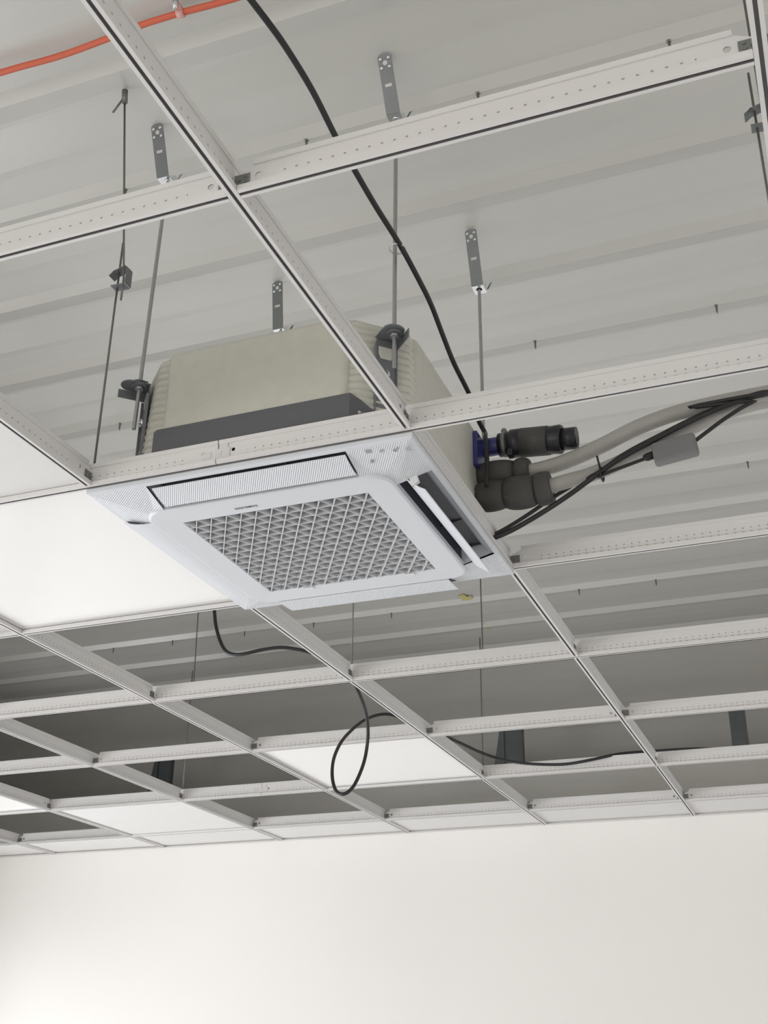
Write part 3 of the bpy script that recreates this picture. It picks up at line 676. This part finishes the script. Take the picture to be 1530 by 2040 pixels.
t, tp = wire_hanger(-0.600, 0.604, 0.452, (-0.548, 0.478, 0.800), "wire hanger with spring clip above the air conditioner's left edge", ztail=0.09)
b = MB(); b.tube([tp + Vector((0, 0, 0.006)), tp + Vector((0, 0.004, -0.022))], 0.006, 8); b.tube([tp + Vector((-0.001, 0, -0.014)), tp + Vector((-0.020, -0.002, -0.046))], 0.0021, 8); b.build('anchor', M['wire'], t)
wire_hanger(0.594, 0.604, 0.462, (0.606, 0.590, 0.812), 'wire hanger with spring clip at the upper right edge of the photo', ztail=0.09, up=0.10)
wire_hanger(-0.600, 1.812, 0.62, (-0.600, 1.812, 0.812), 'thin wire hanger at the first grid crossing behind the air conditioner', clip=False, dx=0.004)
wire_hanger(-0.600, 3.015, 0.43, (-0.592, 3.015, 0.812), 'thin wire hanger in front of the left steel post', clip=False, dx=0.010, up=0.09, ztail=0.02, r=0.0024)
wire_hanger(-1.800, 3.015, 0.43, (-1.765, 2.96, 0.812), 'thin wire hanger left of the hanging cable loop', clip=False, dx=0.010, up=0.09, ztail=0.02, r=0.0024)
# ------------------------------------------------------------------ loose cables
cable('black_cable', [(-0.052, -0.06, 0.44), (-0.049, 0.02, 0.4205), (-0.0455, 0.08, 0.4262), (-0.0366, 0.12, 0.4185), (-0.0308, 0.165, 0.4145), (-0.0223, 0.24, 0.3991), (-0.021, 0.33, 0.384), (-0.0193, 0.4, 0.3783), (-0.0223, 0.5, 0.3843), (-0.0228, 0.615, 0.3908), (-0.0151, 0.68, 0.3694), (-0.0141, 0.76, 0.357), (-0.0166, 0.84, 0.3359), (-0.0176, 0.91, 0.3162), (-0.0165, 1.01, 0.2987), (-0.021, 1.075, 0.2825), (-0.014, 1.1, 0.2625), (-0.002, 1.06, 0.2278), (0.004, 1.045, 0.1656), (0.004, 1.035, 0.1056)],
      0.0050, M['rubber'], 'black cable running from the top of the photo past a rod to the air conditioner', n_=5)
t = empty('cable_tie', 'clear zip tie fixing the black cable to the front right rod', 'cable tie', W(-0.031, 0.628, 0.391))
b = MB(); P = [(0.014 * math.cos(a), 0.020 * math.sin(a), 0.004 * math.sin(a)) for a in [2 * math.pi * i / 16 for i in range(17)]]; b.tube(P, 0.0014, 6); b.build('strap', M['white'], t)
oc = [(-6.9, 0.350, 0.786), (-2.0, 0.352, 0.788), (-0.95, 0.352, 0.790), (-0.744, 0.349, 0.790), (-0.61, 0.354, 0.790), (-0.50, 0.350, 0.790), (-0.429, 0.345, 0.790), (-0.346, 0.346, 0.790), (-0.227, 0.352, 0.790), (0.0, 0.352, 0.790), (0.6, 0.352, 0.790), (XR, 0.352, 0.790)]
oc = [(x, y - 0.004, z + 0.004) for x, y, z in oc]
cable('orange_cable', oc, 0.0062, M['orange'], 'orange cable clipped along the roof sheet at the upper left')
t = empty('cable_clip', 'pale pink clip with a round screw holding the orange cable', 'cable clip', W(-0.344, 0.342, 0.792))
b = MB(); b.tube([(-0.0065, 0, 0), (0.0065, 0, 0)], 0.0082, 14); b.box((-0.006, -0.016, 0.002), (0.006, 0.0, 0.010)); b.build('saddle', M['pinkclip'], t)
b = MB(); b.tube([(0, -0.019, 0.014), (0, -0.019, -0.004), (0, -0.019, -0.008)], [0.0052, 0.0052, 0.002], 12); b.build('screw', M['bright'], t)
loop = [(-0.985, 1.7, 0.34), (-0.9716, 1.7, 0.2447), (-0.9639, 1.7, 0.207), (-0.9557, 1.7, 0.1625), (-0.9399, 1.7, 0.1177), (-0.9191, 1.7, 0.0842), (-0.8911, 1.7, 0.0712), (-0.8582, 1.7, 0.0703), (-0.8119, 1.71, 0.0795), (-0.7654, 1.72, 0.0831), (-0.721, 1.735, 0.0773), (-0.6837, 1.75, 0.0668), (-0.65, 1.785, 0.0575), (-0.63, 1.818, 0.053), (-0.6195, 1.865, 0.022), (-0.621, 1.93, -0.0089), (-0.6339, 2.0, -0.031), (-0.6474, 2.05, -0.0595), (-0.6603, 2.08, -0.0938), (-0.6685, 2.08, -0.1428), (-0.6816, 2.07, -0.1903), (-0.6935, 2.05, -0.2269), (-0.7129, 2.04, -0.2413), (-0.7384, 2.05, -0.2293), (-0.7543, 2.06, -0.1984), (-0.7657, 2.08, -0.1566), (-0.7766, 2.12, -0.1109), (-0.7833, 2.18, -0.0564), (-0.7817, 2.25, -0.0044), (-0.7679, 2.31, 0.0392), (-0.7451, 2.36, 0.0676), (-0.7151, 2.39, 0.076), (-0.6884, 2.43, 0.073), (-0.6551, 2.5, 0.064), (-0.6322, 2.58, 0.0612), (-0.613, 2.65, 0.0606), (-0.6004, 2.8, 0.0692), (-0.5693, 2.9, 0.063), (-0.513, 2.95, 0.0476), (-0.4453, 2.96, 0.0326), (-0.3692, 2.97, 0.0239), (-0.2925, 2.975, 0.0209), (-0.2073, 2.98, 0.0305), (-0.1307, 3.025, 0.0530), (-0.0651, 3.1, 0.0733), (0.0004, 3.18, 0.0922), (0.0863, 3.25, 0.1073), (0.177, 3.28, 0.1071), (0.2596, 3.3, 0.1034), (0.3431, 3.3, 0.0967), (1.2, 3.3, 0.09)]
cable('black_cable', loop, 0.0050, M['rubber'], 'black cable hanging in a loop below the grid and running on to the right', n_=4)
# ------------------------------------------------------------------ steel posts behind the partition, roof screws, crayon marks
def post(x0, x1, label, brace):
    t = empty('steel_post', label, 'steel post', W((x0 + x1) / 2, YB + 0.045, 0), 0, 'steel posts in the void behind the partition')
    hw = (x1 - x0) / 2; z0, z1 = 0.254, 0.436
    b = MB(); b.prism([(-hw, 0), (hw, 0), (hw, 0.03), (hw - 0.006, 0.03), (hw - 0.006, 0.006), (-hw + 0.006, 0.006), (-hw + 0.006, 0.03), (-hw, 0.03)], lambda p, q: (p[0], p[1] - 0.02, z0 + (z1 - z0) * q)); b.build('channel', M['stud'], t)
    b = MB(); b.box((-hw - 0.004, -0.03, z0 - 0.004), (hw + 0.01, 0.03, z0)); b.build('foot_plate', M['zinc'], t)
    if brace:
        b = MB(); b.add([(-hw - 0.035, -0.028, 0.256), (-hw + 0.012, -0.028, 0.256), (-hw + 0.012, -0.028, z1), (-hw - 0.004, -0.028, z1), (-hw - 0.035, -0.022, 0.256), (-hw + 0.012, -0.022, 0.256), (-hw + 0.012, -0.022, z1), (-hw - 0.004, -0.022, z1)],
                        [(0, 1, 2, 3), (7, 6, 5, 4), (0, 4, 5, 1), (1, 5, 6, 2), (2, 6, 7, 3), (3, 7, 4, 0)]); b.build('gusset', M['stud'], t)
post(-0.782, -0.690, 'dark steel post with slanted gusset seen through the grid behind the black cable', True)
post(0.175, 0.238, 'dark upright steel post seen through the grid at the right edge', False)
post(-2.50, -2.42, 'dark steel post with slanted gusset at left, in the shaded void', True)
SCR = [(-0.394, 0.725), (-0.0165, 0.722), (0.340, 0.722), (-0.794, 0.725), (-0.030, 1.60), (0.283, 1.60)]
roof = bpy.data.objects['ceiling']
for (x, y, k_) in ((-0.747, 3.262, 0), (-0.766, 3.600, 1)):
    b = MB(); zz = H + DZ + 0.0065
    zz = H + DZ + 0.0093
    O = [(-0.024, -0.050), (0.004, -0.062), (0.010, -0.030), (0.028, -0.040), (0.022, -0.004), (0.008, 0.006), (0.016, 0.034), (-0.004, 0.050), (-0.012, 0.020), (-0.026, 0.010), (-0.014, -0.016)]
    q_ = 1.0 if k_ == 0 else 0.75
    b.prism(O, lambda p, t: (x + p[0] * q_, y + 0.085 + p[1] * q_, zz + 0.001 * t))
    b.build('crayon_mark', M['yellow'], roof)
def ray(px, py): return (RT * ((px - 765) / 2357.82) + DN * ((py - 1020) / 2357.82) + FW).normalized()
CP = Vector((0.5702696, -0.95992857, -0.93329687))
pix = [(608, 272), (950, 178), (1330, 68), (248, 372), (1067, 680), (1426, 604), (1489, 918), (1154, 1174), (1306, 1153), (627, 1241), (779, 1219), (489, 1258), (348, 1277), (227, 1290), (240, 842)]
near_names = ['by the front right rod bracket', 'above the long tee right of the brackets', 'at the top right', 'left of the front left bracket', 'right of the rear right rod', 'at the right above the pipes', 'right of the small grey box', 'below the right hand tees', 'second below the right hand tees',
              'left of the wire behind the air conditioner', 'right of the wire behind the air conditioner', 'above the first loop of black cable', 'in the shaded bay at left, right one', 'in the shaded bay at left, left one', 'beside the end of the front left rod']
sp = None
for (px, py), nm in zip(pix, near_names):
    d = ray(px, py); q = CP + d * ((DZ + 0.004 - CP.z) / d.z)
    kk = round((q.y - P0) / PITCH); q.y = P0 + kk * PITCH + 0.002
    lab = 'screw tip poking through the roof sheet %s' % nm
    if sp is None:
        b = MB(); b.tube([(0, 0, 0.004), (0, 0.0, -0.018), (0.0008, 0, -0.024)], [0.0028, 0.0024, 0.0006], 8); b.box((-0.005, -0.004, 0.0005), (0.004, 0.004, 0.0025))
        sp = b.build('roof_screw', M['wire'], loc=W(q.x, q.y, DZ)); tag(sp, lab, 'screw', 'screw tips through the roof sheet')
    else:
        s_ = sp.copy(); COL.objects.link(s_); s_.location = W(q.x, q.y, DZ); s_['label'] = lab
bpy.context.view_layer.update()
